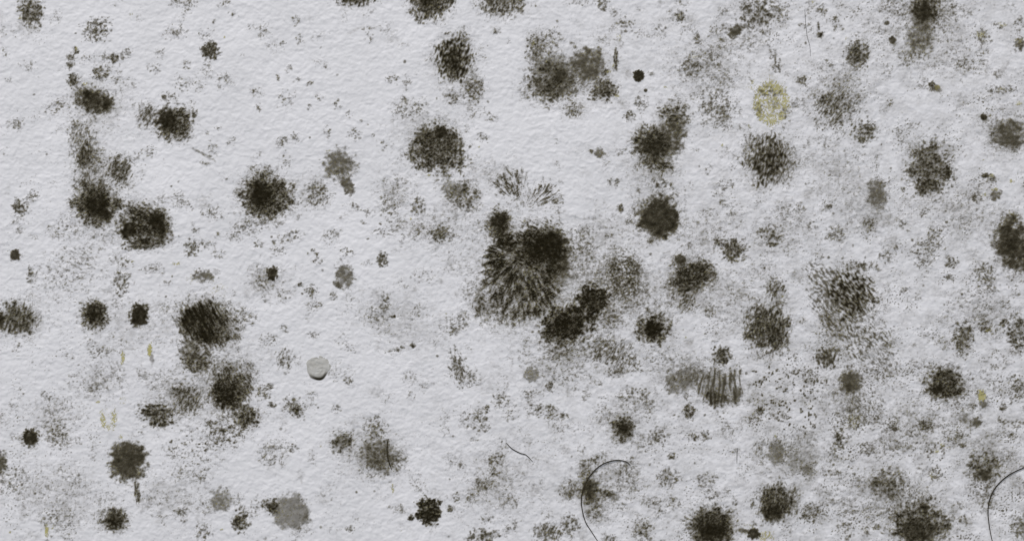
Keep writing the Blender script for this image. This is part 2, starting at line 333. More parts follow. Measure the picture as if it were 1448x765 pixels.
mc('dark fuzzy disc left of the small solid black one', {'core': [(133,443,16,17,0,.9,'G'),(133,445,15,15,0,.7,'f',.9)], 'fringe': [(134,445,24,24,0,.72,'r')]})
ms('small solid black disc between two bigger colonies, left', {'core': [(197,445,14,17,10,1.15,'f',.98,.8)], 'fringe': [(197,445,18,21,10,.5,'g')]})
mc('large black colony with slanting white scratches, lower left', OrderedDict(core=[(284,455,30,30,20,.80,'L-64',.9),(298,475,14,18,-25,.85,'f',.9),(268,452,15,18,0,.80,'f',.85),(288,440,20,14,0,.6,'f',.7)], body=[(290,457,44,40,20,.78,'s-62'),(290,456,40,36,20,.45,'G')], right_fringe=[(325,462,20,34,-15,.52,'s-62')], tail=[(277,510,26,20,0,.72,'G'),(272,495,22,20,0,.55,'f',.75)]))
mp('thin pale veil of specks over the wall beneath the touching pair', [(95,385,55,40,10,.30,'g'),(90,325,30,18,0,.34,'g'),(118,368,34,20,20,.32,'s-25'),(60,410,40,20,0,.22,'g')])
mp('short grey drip of specks between the small solid disc and the pair', [(171,402,12,26,-8,.48,'g'),(176,370,14,12,0,.42,'g'),(165,430,14,10,0,.3,'g')])
my('smooth tan grey smear above the large scratched black colony', {'film': [(288,390,20,10,5,.75,'f',.52),(305,385,8,7,0,.45,'f',.35)], 'yellow_dust': [(250,373,8,3,0,.45,'y'),(272,395,12,10,0,.22,'y'),(308,408,22,12,30,.25,'y')]})
mp('frayed small tuft above the tan grey smear', [(272,350,13,15,10,.55,'g'),(309,359,11,10,0,.38,'g'),(278,326,9,5,0,.5,'g')])
mp('faint speckle group right of the touching pair', [(253,282,12,15,0,.40,'g'),(212,380,16,8,0,.38,'g'),(237,400,7,5,0,.4,'g')])
ms('small solid black blot left of the grey thumbprint smear', OrderedDict(core=[(385,386,9,11,0,1.1,'f',.97,.9)], smear=[(366,393,24,22,20,.42,'f',.4),(372,400,20,16,0,.4,'s-60')]))
mp('grey thumbprint smear with a dark lower left edge, left of centre', {'body': [(487,388,15,21,-10,.75,'f',.5),(487,388,16,22,0,.3,'G')], 'dark_rim': [(479,403,10,5,35,.8,'f',.6)]})
mp('small grey knob of mould right of the thumbprint smear', [(540,367,10,13,0,.62,'G'),(520,372,9,7,0,.35,'g')])
mp('scattered crumbs below the small grey knob', [(544,428,10,15,0,.50,'g'),(530,448,24,18,0,.38,'g'),(556,447,4,3,0,.8,'G'),(592,436,12,12,0,.32,'g')])
mp('crumbs and fuzz between the black blot and the thumbprint smear', [(440,412,11,11,0,.50,'g'),(425,402,5,4,0,.75,'G'),(449,431,9,8,0,.4,'g'),(450,369,10,6,0,.45,'g'),(472,418,6,8,0,.5,'g')])
mp('hazy ring of pale specks left of the grey double tuft, middle', [(552,291,20,22,0,.40,'g'),(590,292,13,16,0,.52,'g'),(563,318,22,15,0,.34,'g')])
mc('grey frayed oval tuft below the round spongy colony', [(642,268,22,16,0,.62,'f',.5),(654,277,30,24,25,.58,'G')])
mp('grey dashes in a row left of the big central colony\'s upper lobe', {'body': [(622,331,20,13,0,.62,'g'),(592,325,16,15,0,.40,'g')], 'core': [(623,330,8,10,0,.6,'f',.5)]})
mp('sparse grains in blank wall left of the central colony', [(645,458,28,16,-15,.38,'g'),(600,390,22,14,0,.3,'g'),(640,378,20,10,0,.3,'g')])
mp('three faint upright strokes above the pale lump', [(402,507,16,17,15,.48,'s75')])
mp('chain of separate black crumbs in blank wall, middle left', [(492,490,22,9,15,.30,'g'),(565,493,10,6,0,.45,'g'),(584,488,5,4,0,.85,'G'),(443,473,13,6,0,.42,'g')])
# centre
mc('largest black colony in the centre, with white rays combed through it', OrderedDict(
    core=[(780,346,27,30,15,1.0,'f',.93),(752,350,18,20,0,.75,'f',.85),(792,372,20,20,0,.7,'f',.8),(768,352,34,24,25,.62,'G'),(757,362,14,12,0,.7,'f',.85)], upper_lobe=[(707,315,17,20,0,1.0,'f',.93),(705,318,19,24,0,.8,'s-40'),(714,340,16,15,0,.9,'G',.9),(722,350,12,12,0,.7,'f',.85)], body=[(766,354,48,42,15,.84,'s-35',.85),(785,385,36,24,10,.62,'f',.6),(790,378,40,28,0,.4,'G')],
    left_rays=[(702,368,20,26,0,.68,'R745,368',.85),(712,388,30,30,-20,.66,'R740,362',.85),(728,372,22,26,0,.42,'G'),(732,352,12,16,0,.6,'G'),(714,392,12,10,0,.5,'f',.6)], lower_rays=[(728,422,54,38,-8,.54,'R738,358',.75),(762,410,34,38,-25,.62,'R736,358',.8),(742,440,20,16,0,.3,'R740,365'),(680,432,12,18,10,.6,'s-80')], halo=[(822,350,24,30,0,.42,'g'),(826,330,20,14,0,.4,'g')]))
mp('pale fan of rays above the largest central colony', [(722,258,26,24,0,.55,'R742,300'),(770,275,22,22,30,.50,'R742,300'),(742,282,36,22,0,.28,'R742,300')])
mc('black crumbly colony joined below right of the largest central one', OrderedDict(body=[(802,458,44,30,-15,.92,'G',.95),(796,468,30,22,0,.6,'G'),(805,456,34,22,-20,.55,'f',.7)], upper_lobe=[(838,424,25,27,20,.92,'G',.95),(838,424,18,20,0,.6,'f',.7)], edge=[(862,450,16,22,0,.5,'g')]))
mc('soft grey wash with fine strokes under the black crumbly colony', [(798,500,34,15,0,.5,'f',.36),(795,498,34,18,0,.42,'g',.6),(868,496,46,26,-10,.42,'f',.34),(862,500,44,24,0,.48,'s60',.6),(845,485,26,24,0,.40,'g',.6),(890,515,24,14,20,.4,'g',.6),(870,525,16,10,0,.5,'g')])
mc('open net of grey mould right of the largest central colony', [(882,392,36,42,0,.48,'c',.7),(866,372,14,12,0,.5,'g'),(898,380,16,24,0,.45,'G'),(880,430,26,26,0,.36,'g')])
mc('curdled grey brown colony right of centre, below the smooth round disc', OrderedDict(body=[(978,388,34,22,-25,.66,'c',.75),(972,405,26,20,-35,.62,'G'),(980,395,30,26,-30,.55,'f',.5),(950,405,16,24,10,.42,'g'),(1000,385,14,22,-30,.6,'s40'),(973,428,16,14,-30,.55,'s60')], upper_crumb=[(962,366,11,9,20,.8,'f',.78),(960,372,16,14,0,.5,'G')], right_crumb=[(986,379,13,8,-20,.75,'f',.7)]))
ms('small frayed star of mould right of the curdled grey colony', [(1036,353,19,19,0,.75,'r'),(1016,341,8,7,0,.7,'G')])
mc('round black spot with loose grains around it, below the curdled colony', OrderedDict(core=[(924,465,14,16,0,1.0,'G',.97),(920,465,12,12,0,.8,'f',.9)], body=[(923,464,25,24,0,.82,'G')], fringe=[(923,464,34,32,0,.36,'g')]))
mc('upright dark spindle of vertical strokes, right of the round black spot', OrderedDict(body=[(1083,464,35,40,0,.78,'s80')], core=[(1098,476,13,22,0,.75,'s80'),(1072,450,10,20,0,.6,'s80')], crown=[(1096,409,15,17,0,.62,'s70')]))
ms('small dark tuft directly above the comb of pale rays', [(1021,502,14,15,0,.80,'G'),(1021,500,9,9,0,.5,'f',.7)])
mp('ragged bit of mould above right of the small frayed star', [(1088,331,19,14,20,.55,'G'),(1108,300,18,16,0,.36,'g'),(1092,345,9,5,0,.6,'G')])
mp('grey specks between the woven colony and the smooth round disc', [(1026,262,15,10,0,.42,'g'),(1015,275,10,8,0,.4,'g'),(1033,300,16,20,0,.3,'g')])
ms('tiny smudge left of the smooth round disc', [(877,295,6,7,0,.68,'G'),(861,333,8,5,0,.45,'g'),(890,315,9,9,0,.42,'g')])
# right middle
mc('soft grey upright cloud below the small ring cluster, right', [(1241,276,18,26,0,.75,'f',.48),(1241,276,21,30,0,.36,'g'),(1229,316,13,11,0,.5,'g')])
mc('wide field of slanting black strokes, right of the dark spindle', OrderedDict(body=[(1203,416,42,38,20,.62,'S-52',.86),(1195,415,52,42,0,.16,'g',.5),(1163,392,38,22,25,.42,'S-40'),(1165,425,24,34,-30,.45,'S-50')], core=[(1176,427,16,10,40,.6,'f',.5),(1172,455,14,10,40,.55,'S-45'),(1206,425,30,22,0,.45,'S-50'),(1178,388,18,10,30,.42,'S-40')], lower_field=[(1212,474,54,40,20,.36,'S-48',.72),(1185,460,40,36,0,.28,'S-50',.65),(1240,500,44,44,0,.26,'S-55',.65)], foot=[(1168,506,19,15,20,.72,'S-75')]))
mc('tall dark cloud cut by the right edge, lower of the two edge clouds', OrderedDict(body=[(1432,345,27,45,-12,.85,'f',.78),(1432,345,32,48,-12,.52,'G')], core=[(1430,350,11,22,-15,.8,'f',.82),(1430,310,12,9,0,.7,'f',.7)], yellow_fleck=[(1430,302,6,3,20,.5,'y')]))
mp('loose trail of specks running down, left of the dark right edge cloud', [(1322,335,14,24,10,.46,'g'),(1308,358,20,28,0,.42,'g'),(1345,372,12,11,0,.50,'g'),(1343,392,7,5,0,.55,'g')])
mp('grey tuft below the dark right edge cloud', [(1393,388,18,22,10,.48,'g'),(1400,405,12,10,0,.4,'g')])
mp('upright grey oval of grains right of the field of strokes', [(1361,478,18,28,5,.62,'g'),(1360,485,13,20,0,.45,'f',.45)])
mp('small tuft with a bright yellow bar, lower right', {'body': [(1393,461,10,14,0,.58,'g'),(1420,428,12,10,0,.4,'g'),(1408,500,10,8,0,.38,'g')], 'yellow_fleck': [(1398,467,7,2.5,-10,.7,'y')]})
mp('mottled grey patch at the right edge below the tall dark cloud', [(1440,472,18,34,0,.58,'G'),(1418,456,7,8,0,.6,'G')])
mp('brown crust with yellow edges, right, below the upper edge cloud', {'body': [(1408,276,9,9,0,.75,'f',.6),(1380,280,9,8,0,.6,'g'),(1390,258,24,10,0,.35,'g')], 'yellow_fleck': [(1392,276,8,4,0,.4,'y'),(1407,268,6,3,0,.55,'y'),(1430,256,5,3,0,.6,'y')]})
mp('dark and yellow crumbs between the mottled oval and the edge cloud', {'body': [(1393,248,6,4,0,.8,'G'),(1401,251,8,6,0,.6,'g')], 'yellow_fleck': [(1402,249,5,4,0,.55,'y')]})
mp('short squiggle of specks below the soft grey upright cloud', [(1180,332,20,12,0,.44,'g'),(1173,293,6,6,0,.6,'g'),(1130,296,12,12,0,.40,'g'),(1147,320,10,10,0,.36,'g')])
mp('pale grains in open wall right of the soft upright cloud', [(1252,362,16,14,0,.40,'g'),(1276,318,14,8,30,.42,'g')])
mp('grey dashes above the wide field of strokes', [(1218,376,28,8,5,.55,'g'),(1240,380,8,5,30,.5,'f',.5)])
# lower left
ms('solid black round spot nearest the lower left edge', {'core': [(43,619,12,13,0,1.15,'f',.97,.8)], 'fringe': [(43,619,15,16,0,.5,'g')]})
mp('pale curved patch right of the solid black spot, lower left', [(82,612,18,30,-25,.46,'g'),(70,580,16,12,0,.30,'g')])
mc('brownish round smudge with a thin drip below, lower left', OrderedDict(body=[(181,652,30,32,0,.92,'f',.78),(181,652,33,36,0,.42,'r')], core=[(190,645,17,18,0,.7,'f',.72),(170,665,14,14,0,.6,'f',.6)], drip=[(194,694,5,22,-3,.7,'s88',.6),(197,705,4,6,0,.5,'f',.5)], yellow_fleck=[(171,617,3,4,0,.5,'y'),(190,698,6,8,0,.25,'y')]))
mc('dark frayed spot below the brownish smudge, by the bottom edge', {'core': [(162,734,14,14,0,.95,'G'),(160,735,12,11,0,.7,'f',.9)], 'fringe': [(161,734,22,22,0,.66,'r')]})
mc('dark bean shaped tuft left in the lower left cluster', {'body': [(222,587,25,18,20,.80,'G'),(218,585,15,13,0,.4,'f',.6)]})
mc('grey bridge of strokes joining the bean tuft to the large crumbly one', [(265,566,25,24,-10,.62,'s70'),(248,553,12,9,0,.6,'G')])
mc('large crumbly dark colony under the scratched black one, lower left', OrderedDict(body=[(325,550,36,36,20,.80,'s-60')], core=[(322,558,22,20,35,.85,'G',.93),(330,545,14,14,0,.5,'f',.7)], lower_lobe=[(349,590,19,17,0,.84,'G')], upper_fringe=[(300,520,30,20,0,.42,'g'),(345,525,22,24,-20,.40,'s-60')], spray=[(318,610,36,28,0,.42,'g',.75),(318,612,32,26,0,.14,'d',.8)]))
mp('thin spray of fine dots below the lower left cluster', [(268,640,44,38,0,.25,'g',.6),(268,640,40,34,0,.10,'d',.7),(282,672,18,11,0,.42,'g')])
mp('brown cloud cut by the left edge near the bottom', [(-2,655,13,22,0,.8,'f',.7),(20,680,30,26,0,.36,'g')])
my('yellow upright dashes left above the brownish round smudge', [(145,592,4.5,15,-5,.62,'y'),(152,604,7,9,-30,.42,'y'),(161,592,5,18,3,.60,'y'),(173,566,7,7,0,.3,'y'),(153,590,14,20,0,.22,'y')])
my('yellow upright bar below the small solid black disc', [(212,495,3.6,12,3,.9,'y')])
my('short yellow dash left of the upright yellow bar', [(174,504,3.2,10,0,.75,'y'),(173,512,2.5,6,0,.6,'y')])
mp('grey fuzz around the yellow upright bar', [(140,497,18,12,0,.42,'g'),(215,508,4,10,0,.6,'f',.4),(165,525,14,22,-20,.32,'s-60'),(133,548,14,13,0,.42,'g'),(225,535,30,18,0,.30,'g')])
mp('smoky disc with a dark foot, right of the frayed bottom spot', {'body': [(312,707,18,20,0,.72,'f',.42)], 'foot': [(340,737,15,17,0,.74,'G'),(335,735,11,12,0,.5,'f',.6)]})
my('yellow dash at the bottom edge, left corner', [(66,750,3.2,10,0,.85,'y'),(75,745,3,6,0,.4,'y')])
mp('faint broad dusting above the left bottom corner', [(92,735,34,26,0,.28,'g'),(50,700,30,20,0,.22,'g'),(150,703,26,12,0,.3,'g')])
mp('small tufts along the bottom edge right of the frayed spot', [(288,750,14,14,0,.46,'g'),(257,722,13,8,0,.50,'g')])
ms('radiating tuft right of the large crumbly dark colony', {'core': [(418,580,6,6,0,.85,'G')], 'fringe': [(416,576,19,17,0,.55,'r')], 'yellow_fleck': [(412,590,4,3,0,.25,'y')]})
mp('pale loose patch of grains below the radiating tuft', [(388,640,24,26,0,.38,'g'),(384,633,12,8,0,.45,'f',.4),(414,633,10,8,0,.45,'g'),(380,665,12,12,0,.3,'f',.3)])
mp('crumbs left of the radiating tuft', {'body': [(372,555,12,16,0,.45,'g'),(384,572,7,5,0,.65,'G'),(382,546,6,5,0,.6,'g')], 'yellow_fleck': [(410,541,6,4,0,.2,'y')]})
mc('smooth grey disc with dark crumbs on its left, bottom middle left', OrderedDict(disc=[(412,723,29,27,40,.9,'f',.35,.7),(410,722,31,29,40,.3,'g',.4)], crumb=[(386,716,12,11,0,.85,'G'),(375,712,8,7,0,.7,'g')], rim=[(432,730,6,12,10,.6,'f',.5),(418,745,14,5,15,.6,'f',.45)]))
mc('grey sprawling colony with a short hair on it, lower middle', OrderedDict(left_lobe=[(485,624,18,19,0,.66,'G'),(482,625,12,12,0,.6,'f',.5)], body=[(536,645,32,28,10,.62,'f',.55),(536,645,36,31,10,.52,'G')], upper_fringe=[(530,606,20,22,-10,.48,'g')], tail=[(560,650,18,22,-20,.42,'s-60')], yellow_fleck=[(555,690,3,8,0,.55,'y')]))
ms('knobbly black spot with a small satellite, bottom middle', {'core': [(606,722,18,19,0,.95,'G',.97,.5),(606,727,12,14,0,.7,'f',.9)], 'satellite': [(581,731,5,5,0,.95,'G')]})
mp('slim upright feather of mould in the lower middle', {'body': [(648,520,13,30,-12,.55,'s-75'),(668,535,13,16,0,.40,'g')], 'core': [(651,527,5,18,-12,.5,'s-75')]})
mp('loose crumbly patch right of the slim upright feather', [(676,597,22,17,10,.50,'G'),(688,578,6,6,0,.65,'g'),(655,590,10,14,0,.34,'g')])
mp('round pale speckled disc above right of the loose crumbly patch', [(709,564,16,15,0,.45,'g')])
mp('slanting chain of pale speckled rounds, lower middle', [(702,650,18,14,-30,.50,'g'),(686,686,20,12,-25,.50,'g'),(668,702,11,12,0,.44,'g'),(646,702,10,9,0,.46,'g'),(702,668,10,8,0,.5,'g')])
mp('single pale round right of the slanting chain', [(720,705,18,16,0,.40,'g'),(690,733,12,8,0,.42,'g')])
mp('grey bristles cut by the bottom edge, middle', [(684,758,26,12,0,.58,'G'),(665,762,10,9,0,.4,'g')])
ms('tiny dark crumb with fuzz beside the knobbly black spot', [(638,719,6,6,0,.68,'G'),(612,745,10,8,0,.3,'g')])
# lower middle right
ms('faint smooth round smudge below the grey wash', [(752,530,11,10,0,.85,'f',.30,.4),(752,530,10,9,0,.3,'g')])
ms('little dark tuft right of the faint smooth round smudge', [(778,546,7,8,10,.72,'G')])
mp('arc of short dashes below the little dark tuft', [(748,558,12,12,0,.42,'g'),(770,580,30,12,15,.50,'G'),(797,588,10,6,10,.5,'g'),(795,605,22,18,0,.28,'g')])
mc('round dark knob with a black centre, lower middle right', {'core': [(883,605,10,12,0,.95,'f',.9),(870,598,6,8,0,.6,'f',.6)], 'body': [(881,605,18,20,0,.82,'G'),(884,608,26,24,0,.32,'g')]})
mp('pale hooked patch above the round dark knob', [(905,560,20,16,20,.46,'G'),(918,575,10,16,0,.42,'g'),(915,585,14,10,0,.3,'f',.3)])
mp('broken crumbs right of the round dark knob', [(930,618,22,17,-20,.50,'G'),(905,625,16,14,0,.34,'g')])
mc('comb of pale and dark upright rays, lower right of centre', OrderedDict(rays=[(992,538,16,24,-14,.52,'L76',.50),(1014,547,17,31,0,.52,'L88',.52),(1036,541,14,28,8,.50,'L99',.50),(1012,545,34,26,0,.5,'f',.22),(1012,545,36,28,0,.25,'g',.4),(1012,540,34,26,0,.5,'f',.25)], dark_foot=[(1012,562,22,13,12,.55,'L86',.7),(1012,562,24,14,12,.45,'G',.7),(1040,557,11,16,0,.55,'L97',.6),(1015,563,18,9,8,.55,'f',.55),(1016,562,22,10,8,.5,'f',.5),(1042,558,7,15,0,.8,'f',.5),(1004,556,12,9,0,.6,'f',.5)], left_wash=[(963,538,30,22,-20,.70,'f',.38),(963,536,34,20,-25,.42,'s55',.6)]))
mc('dark smear behind the big curved hair, bottom middle right', OrderedDict(core=[(834,692,14,20,0,.85,'f',.82),(834,692,16,24,0,.6,'G')], upper_tail=[(828,664,12,18,0,.50,'g'),(842,650,10,9,0,.5,'g')], lower_tail=[(841,716,18,24,0,.52,'g')], right_arm=[(858,697,14,7,10,.65,'G')], left_wing=[(806,694,18,16,0,.50,'g')]))
mp('pale speckles inside the curl of the big hair', [(886,668,22,20,0,.42,'g'),(870,702,9,8,20,.6,'f',.42),(893,700,14,12,0,.3,'g')])
mp('round pale patch of grains right of the big curved hair', [(944,676,20,17,15,.50,'g'),(940,668,10,8,0,.4,'f',.35)])
mp('faint oval of grains between two pale patches, bottom right of centre', [(996,681,13,16,-10,.42,'g')])
mp('level row of small grey rounds above the bottom edge', [(924,711,14,11,0,.42,'g'),(952,712,14,10,0,.42,'g'),(880,716,12,8,0,.36,'g'),(1006,700,16,10,0,.4,'g')])
mc('big dark frayed colony at the bottom edge, right of centre', OrderedDict(core=[(1008,752,28,18,0,.95,'f',.92)], body=[(1007,743,36,28,0,.90,'G'),(1007,742,34,26,0,.6,'f',.7)], fringe=[(1007,738,42,34,0,.42,'r')]))
ms('small black blot in yellow dust at the bottom edge', {'core': [(1066,754,9,8,0,1.05,'f',.92,.6),(1052,750,12,3.5,5,.75,'f',.6)], 'yellow_dust': [(1083,758,14,9,0,.55,'y'),(1062,744,14,4,20,.32,'y')]})
mp('grey grass like bristles at the bottom edge, left of the big hair', [(775,752,26,15,0,.55,'s70'),(806,742,16,18,0,.52,'g'),(765,750,14,10,0,.4,'f',.35)])
mp('pale upright patch at the bottom edge, right of the big hair', [(908,750,16,20,0,.56,'g'),(862,762,12,8,0,.5,'g')])
mp('small frayed star below the comb of rays', [(975,582,10,13,0,.68,'g'),(972,560,8,8,0,.4,'g')])
mp('pair of small grey rounds, lower right of centre', [(982,617,7,7,0,.62,'g'),(997,616,9,9,0,.48,'g'),(951,645,8,6,0,.6,'g'),(1030,610,14,16,0,.34,'g')])
mp('field of crisp separate black dots right of the comb of rays', [(1112,545,58,38,0,.215,'d',.93),(1078,530,22,16,0,.24,'d',.93),(1150,560,20,40,0,.26,'d',.93),(1118,590,46,24,0,.16,'d',.85)])
mp('small dark crumbs below the comb, left of the dot field', [(1074,580,7,7,0,.75,'G'),(1066,592,12,8,0,.5,'g'),(1104,588,20,8,10,.45,'g'),(1130,568,14,14,0,.3,'f',.35)])
# lower right
mc('smooth dark thumb shaped smudge below the field of strokes', {'body': [(1202,540,17,22,5,.9,'f',.68)], 'core': [(1199,547,8,9,0,.8,'f',.75)]})
mp('grey and yellow dust under the thumb shaped smudge', {'body': [(1193,580,24,26,0,.40,'f',.35),(1206,590,18,24,0,.45,'g')], 'yellow_dust': [(1208,596,14,14,-20,.32,'y')]})
mc('black spongy round colony, lower right', OrderedDict(core=[(1326,550,12,10,0,.95,'f',.92),(1342,528,12,10,0,.65,'f',.7)], body=[(1335,542,28,27,0,.86,'G')], fringe=[(1337,542,37,36,0,.36,'g'),(1355,552,16,10,0,.5,'s-5')]))
mp('soft grey pair of smudges below the black spongy colony', [(1363,590,14,10,0,.6,'f',.4),(1380,597,9,9,0,.85,'f',.6),(1375,593,22,14,0,.5,'f',.3)])
my('yellow smudge with a grey foot right of the black spongy colony', {'yellow_dust': [(1388,560,7,9,-10,.85,'y'),(1386,552,10,4,0,.4,'y')], 'foot': [(1391,571,8,7,0,.8,'f',.45)]})
mc('vaporous grey wash with a slate patch, lower right', [(1098,640,16,22,0,.8,'f',.36),(1135,650,34,30,0,.52,'f',.26),(1142,664,14,10,0,.7,'f',.38),(1110,632,50,26,0,.32,'s80',.4)])
mc('black bristly colony of upright wedges near the bottom, right', OrderedDict(core=[(1092,722,18,20,10,.85,'f',.88)], body=[(1097,712,31,29,-10,.82,'s78')], fringe=[(1122,700,12,16,0,.50,'s75')]))
mc('large dark mossy colony at the bottom edge, right', OrderedDict(core=[(1298,752,30,20,0,.85,'f',.75)], body=[(1298,740,46,36,0,.76,'G'),(1296,745,38,28,0,.45,'f',.5)], top_crumb=[(1308,716,9,7,0,.85,'f',.8)], right_fringe=[(1335,742,16,22,0,.42,'c')]))
mc('loose tufted patch left above the large mossy colony', [(1257,684,30,26,20,.58,'G'),(1262,695,14,18,0,.42,'f',.5),(1275,676,8,7,0,.5,'G'),(1237,682,10,10,0,.5,'g')])
mc('grey frayed colony left of the right curved hair', OrderedDict(core=[(1391,671,14,10,0,.85,'f',.72)], body=[(1392,660,30,24,10,.60,'G'),(1393,662,22,18,0,.45,'f',.5)], lower_tail=[(1396,700,16,28,10,.42,'g')]))
mp('cluster of small dark dots with yellow points, lower right', {'body': [(1327,640,22,15,0,.30,'d',.7),(1335,645,6,6,0,.3,'d',.7)], 'yellow_fleck': [(1332,629,4,3,0,.6,'y'),(1324,638,4,4,0,.45,'y'),(1341,632,3,2.5,0,.5,'y')]})
mp('dusty little oval with yellow specks below the dots cluster', {'body': [(1322,670,13,14,0,.42,'g')], 'yellow_fleck': [(1317,671,6,8,0,.35,'y')]})
ms('ring of crumbs right of the vaporous grey wash', [(1186,618,11,14,0,.62,'G'),(1190,630,6,6,0,.5,'g')])
ms('small dark centred puff right of the dusty yellow patch', {'core': [(1265,606,4.5,4,0,.9,'f',.7)], 'fringe': [(1263,604,12,8,0,.5,'g')]})
ms('grey puff left of the soft grey pair of smudges', [(1309,601,13,11,0,.66,'g'),(1290,612,14,10,0,.38,'g')])
ms('rounded puff with dark lower rim, below the soft grey pair', {'body': [(1358,618,13,11,0,.48,'g')], 'dark_rim': [(1361,629,7,4,0,.75,'G')]})
mp('grainy cloud right of the vaporous wash, lower right', [(1225,634,16,12,0,.50,'g'),(1260,630,34,16,0,.40,'g'),(1280,632,10,10,0,.4,'f',.3)])
mp('pair of grey rounds right of the bristly wedge colony', [(1148,724,20,19,0,.52,'g'),(1148,716,9,8,0,.4,'f',.4),(1180,668,18,10,0,.42,'g'),(1170,702,16,16,0,.40,'f',.32)])
mp('faint crumbs between the bristly wedges and the mossy colony', [(1196,745,16,12,0,.42,'g'),(1200,722,18,24,0,.36,'g'),(1240,745,6,6,0,.6,'g')])
mp('pale double round beside the foot of the right curved hair', [(1352,715,12,12,0,.36,'g'),(1362,735,11,9,0,.46,'g')])
mp('small grey cluster at the right edge, above the right hair', [(1418,575,7,8,0,.60,'g'),(1419,595,10,7,0,.48,'g'),(1440,600,12,10,0,.40,'g'),(1428,616,8,6,0,.5,'g'),(1440,545,16,18,0,.52,'g'),(1440,550,6,6,0,.5,'G')])
mp('mottled round inside the curl of the right hair', [(1442,745,16,20,0,.50,'g')])
mp('veil of specks above the mossy colony, right', [(1220,575,34,40,-15,.36,'s-55'),(1250,520,28,40,-15,.32,'s-60'),(1300,520,24,20,0,.3,'g')])
#ENDDATA#

owners = []      # owner id -> (thing index, part name)
ti_parts = []
for t_i, (nm, cat, label, parts) in enumerate(T):
    if not isinstance(parts, dict): parts = {None: parts}
    for pn, bl in [(p_, b_) for p_, l_ in parts.items() for b_ in ([[q_] for q_ in l_] if p_ == 'yellow_fleck' else [l_])]:
        oid = len(owners); owners.append((t_i, pn))
        bias = 1.45 if pn and ('core' in pn or 'yellow' in pn or 'eye' in pn or 'satellite' in pn or 'crumb' in pn or 'rim' in pn) else 1.0
        for b in bl:
            b = (b[0], b[1], b[2]*1.05, b[3]*1.05)+tuple(b[4:]) if b[6][0] != 'y' and not (len(b) > 8) else b
            blob(b, oid, bias)
            if b[5] >= .5 and b[2] > 12 and b[6][0] in 'gGsrRcSL' and nm == 'mould_colony':      # thin scatter round the growth
                blob((b[0], b[1], b[2]*1.32+3, b[3]*1.32+3, b[4], .23, 'g', .55), oid, .6)
                blob((b[0], b[1], b[2]*1.15+3, b[3]*1.15+3, b[4], .5, 'f', .16), oid, .6)

# ---------------------------------------------------------------- loose specks nobody could count
R = random.Random(5)
def wgt(x, y):
    w = 0.34 + 0.40*sstep(np.array((x-560)/560.0)) + 0.30*sstep(np.array((y-280)/400.0))
    if 1230 < x < 1340 and 380 < y < 480: w *= .35
    if x > 300 and x < 620 and 10 < y < 200: w *= .8
    if 740 < x < 900 and 150 < y < 300: w *= .5
    return float(w)
nsp = 0
for _ in range(6000):
    if nsp >= 1250: break
    x, y = R.uniform(-15, W+15), R.uniform(-15, H+15)
    if R.random() > wgt(x, y): continue
    nsp += 1
    k = R.random()
    if k < .22: blob((x, y, R.uniform(1.6, 3.0), R.uniform(1.4, 2.8), R.uniform(0, 180), R.uniform(.5, .95), 'f', R.uniform(.2, .5)))
    elif k < .62: blob((x, y, R.uniform(8, 22), R.uniform(7, 17), R.uniform(0, 180), R.uniform(.20, .38), 'g', R.uniform(.38, .52), 1.3))
    elif k < .84: blob((x, y, R.uniform(5, 13), R.uniform(4, 10), R.uniform(0, 180), R.uniform(.24, .46), 'g', R.uniform(.40, .60)))
    else: blob((x, y, R.uniform(8, 20), R.uniform(7, 16), R.uniform(0, 180), R.uniform(.28, .5), 'f', R.uniform(.12, .25)))
for f in [(250,45,16,13),(257,3,24,8),(318,5,12,6),(330,20,8,6),(355,40,8,6),(213,215,10,12),(217,95,12,10),(263,92,8,8),(268,118,8,8),(318,110,11,8),
        (308,180,7,6),(293,187,5,4),(328,200,8,9),(343,80,4,4),(302,30,4,4),(283,48,3.5,3.5),(207,117,3.5,3.5),(233,137,4,4),(273,145,5,5),(20,178,14,10),(6,45,7,10),(10,115,6,5),
        (366,153,6,9),(400,62,7,8),(418,28,8,10),(393,110,5,6),(408,97,9,7),(420,113,8,4),(438,118,9,5),(452,138,8,6),(477,147,9,8),(437,152,6,6),(494,161,6,7),(510,171,4,3),
        (402,198,9,8),(404,226,9,13),(463,187,7,11),(502,190,12,10),(528,192,3.5,3.5),(543,206,6,9),(555,112,11,10),(575,118,8,12),(520,40,14,4),(702,45,10,6),(694,166,12,9),(683,195,12,8),
        (300,300,20,14),(350,320,30,14),(290,345,10,8),(330,335,14,8),(410,335,22,12),(470,330,18,8),(395,355,14,8),(515,315,10,3),(490,355,14,8),(520,300,12,8),(350,450,20,14),(380,480,16,10)]:
    blob((f[0], f[1], f[2]*1.05, f[3]*1.05, R.uniform(-20, 20), .37, 'g', .52))
blob((287, 218, 27, 3, 29, .6, 'f', .34)); blob((500, 44, 24, 3, -28, .5, 'f', .22))
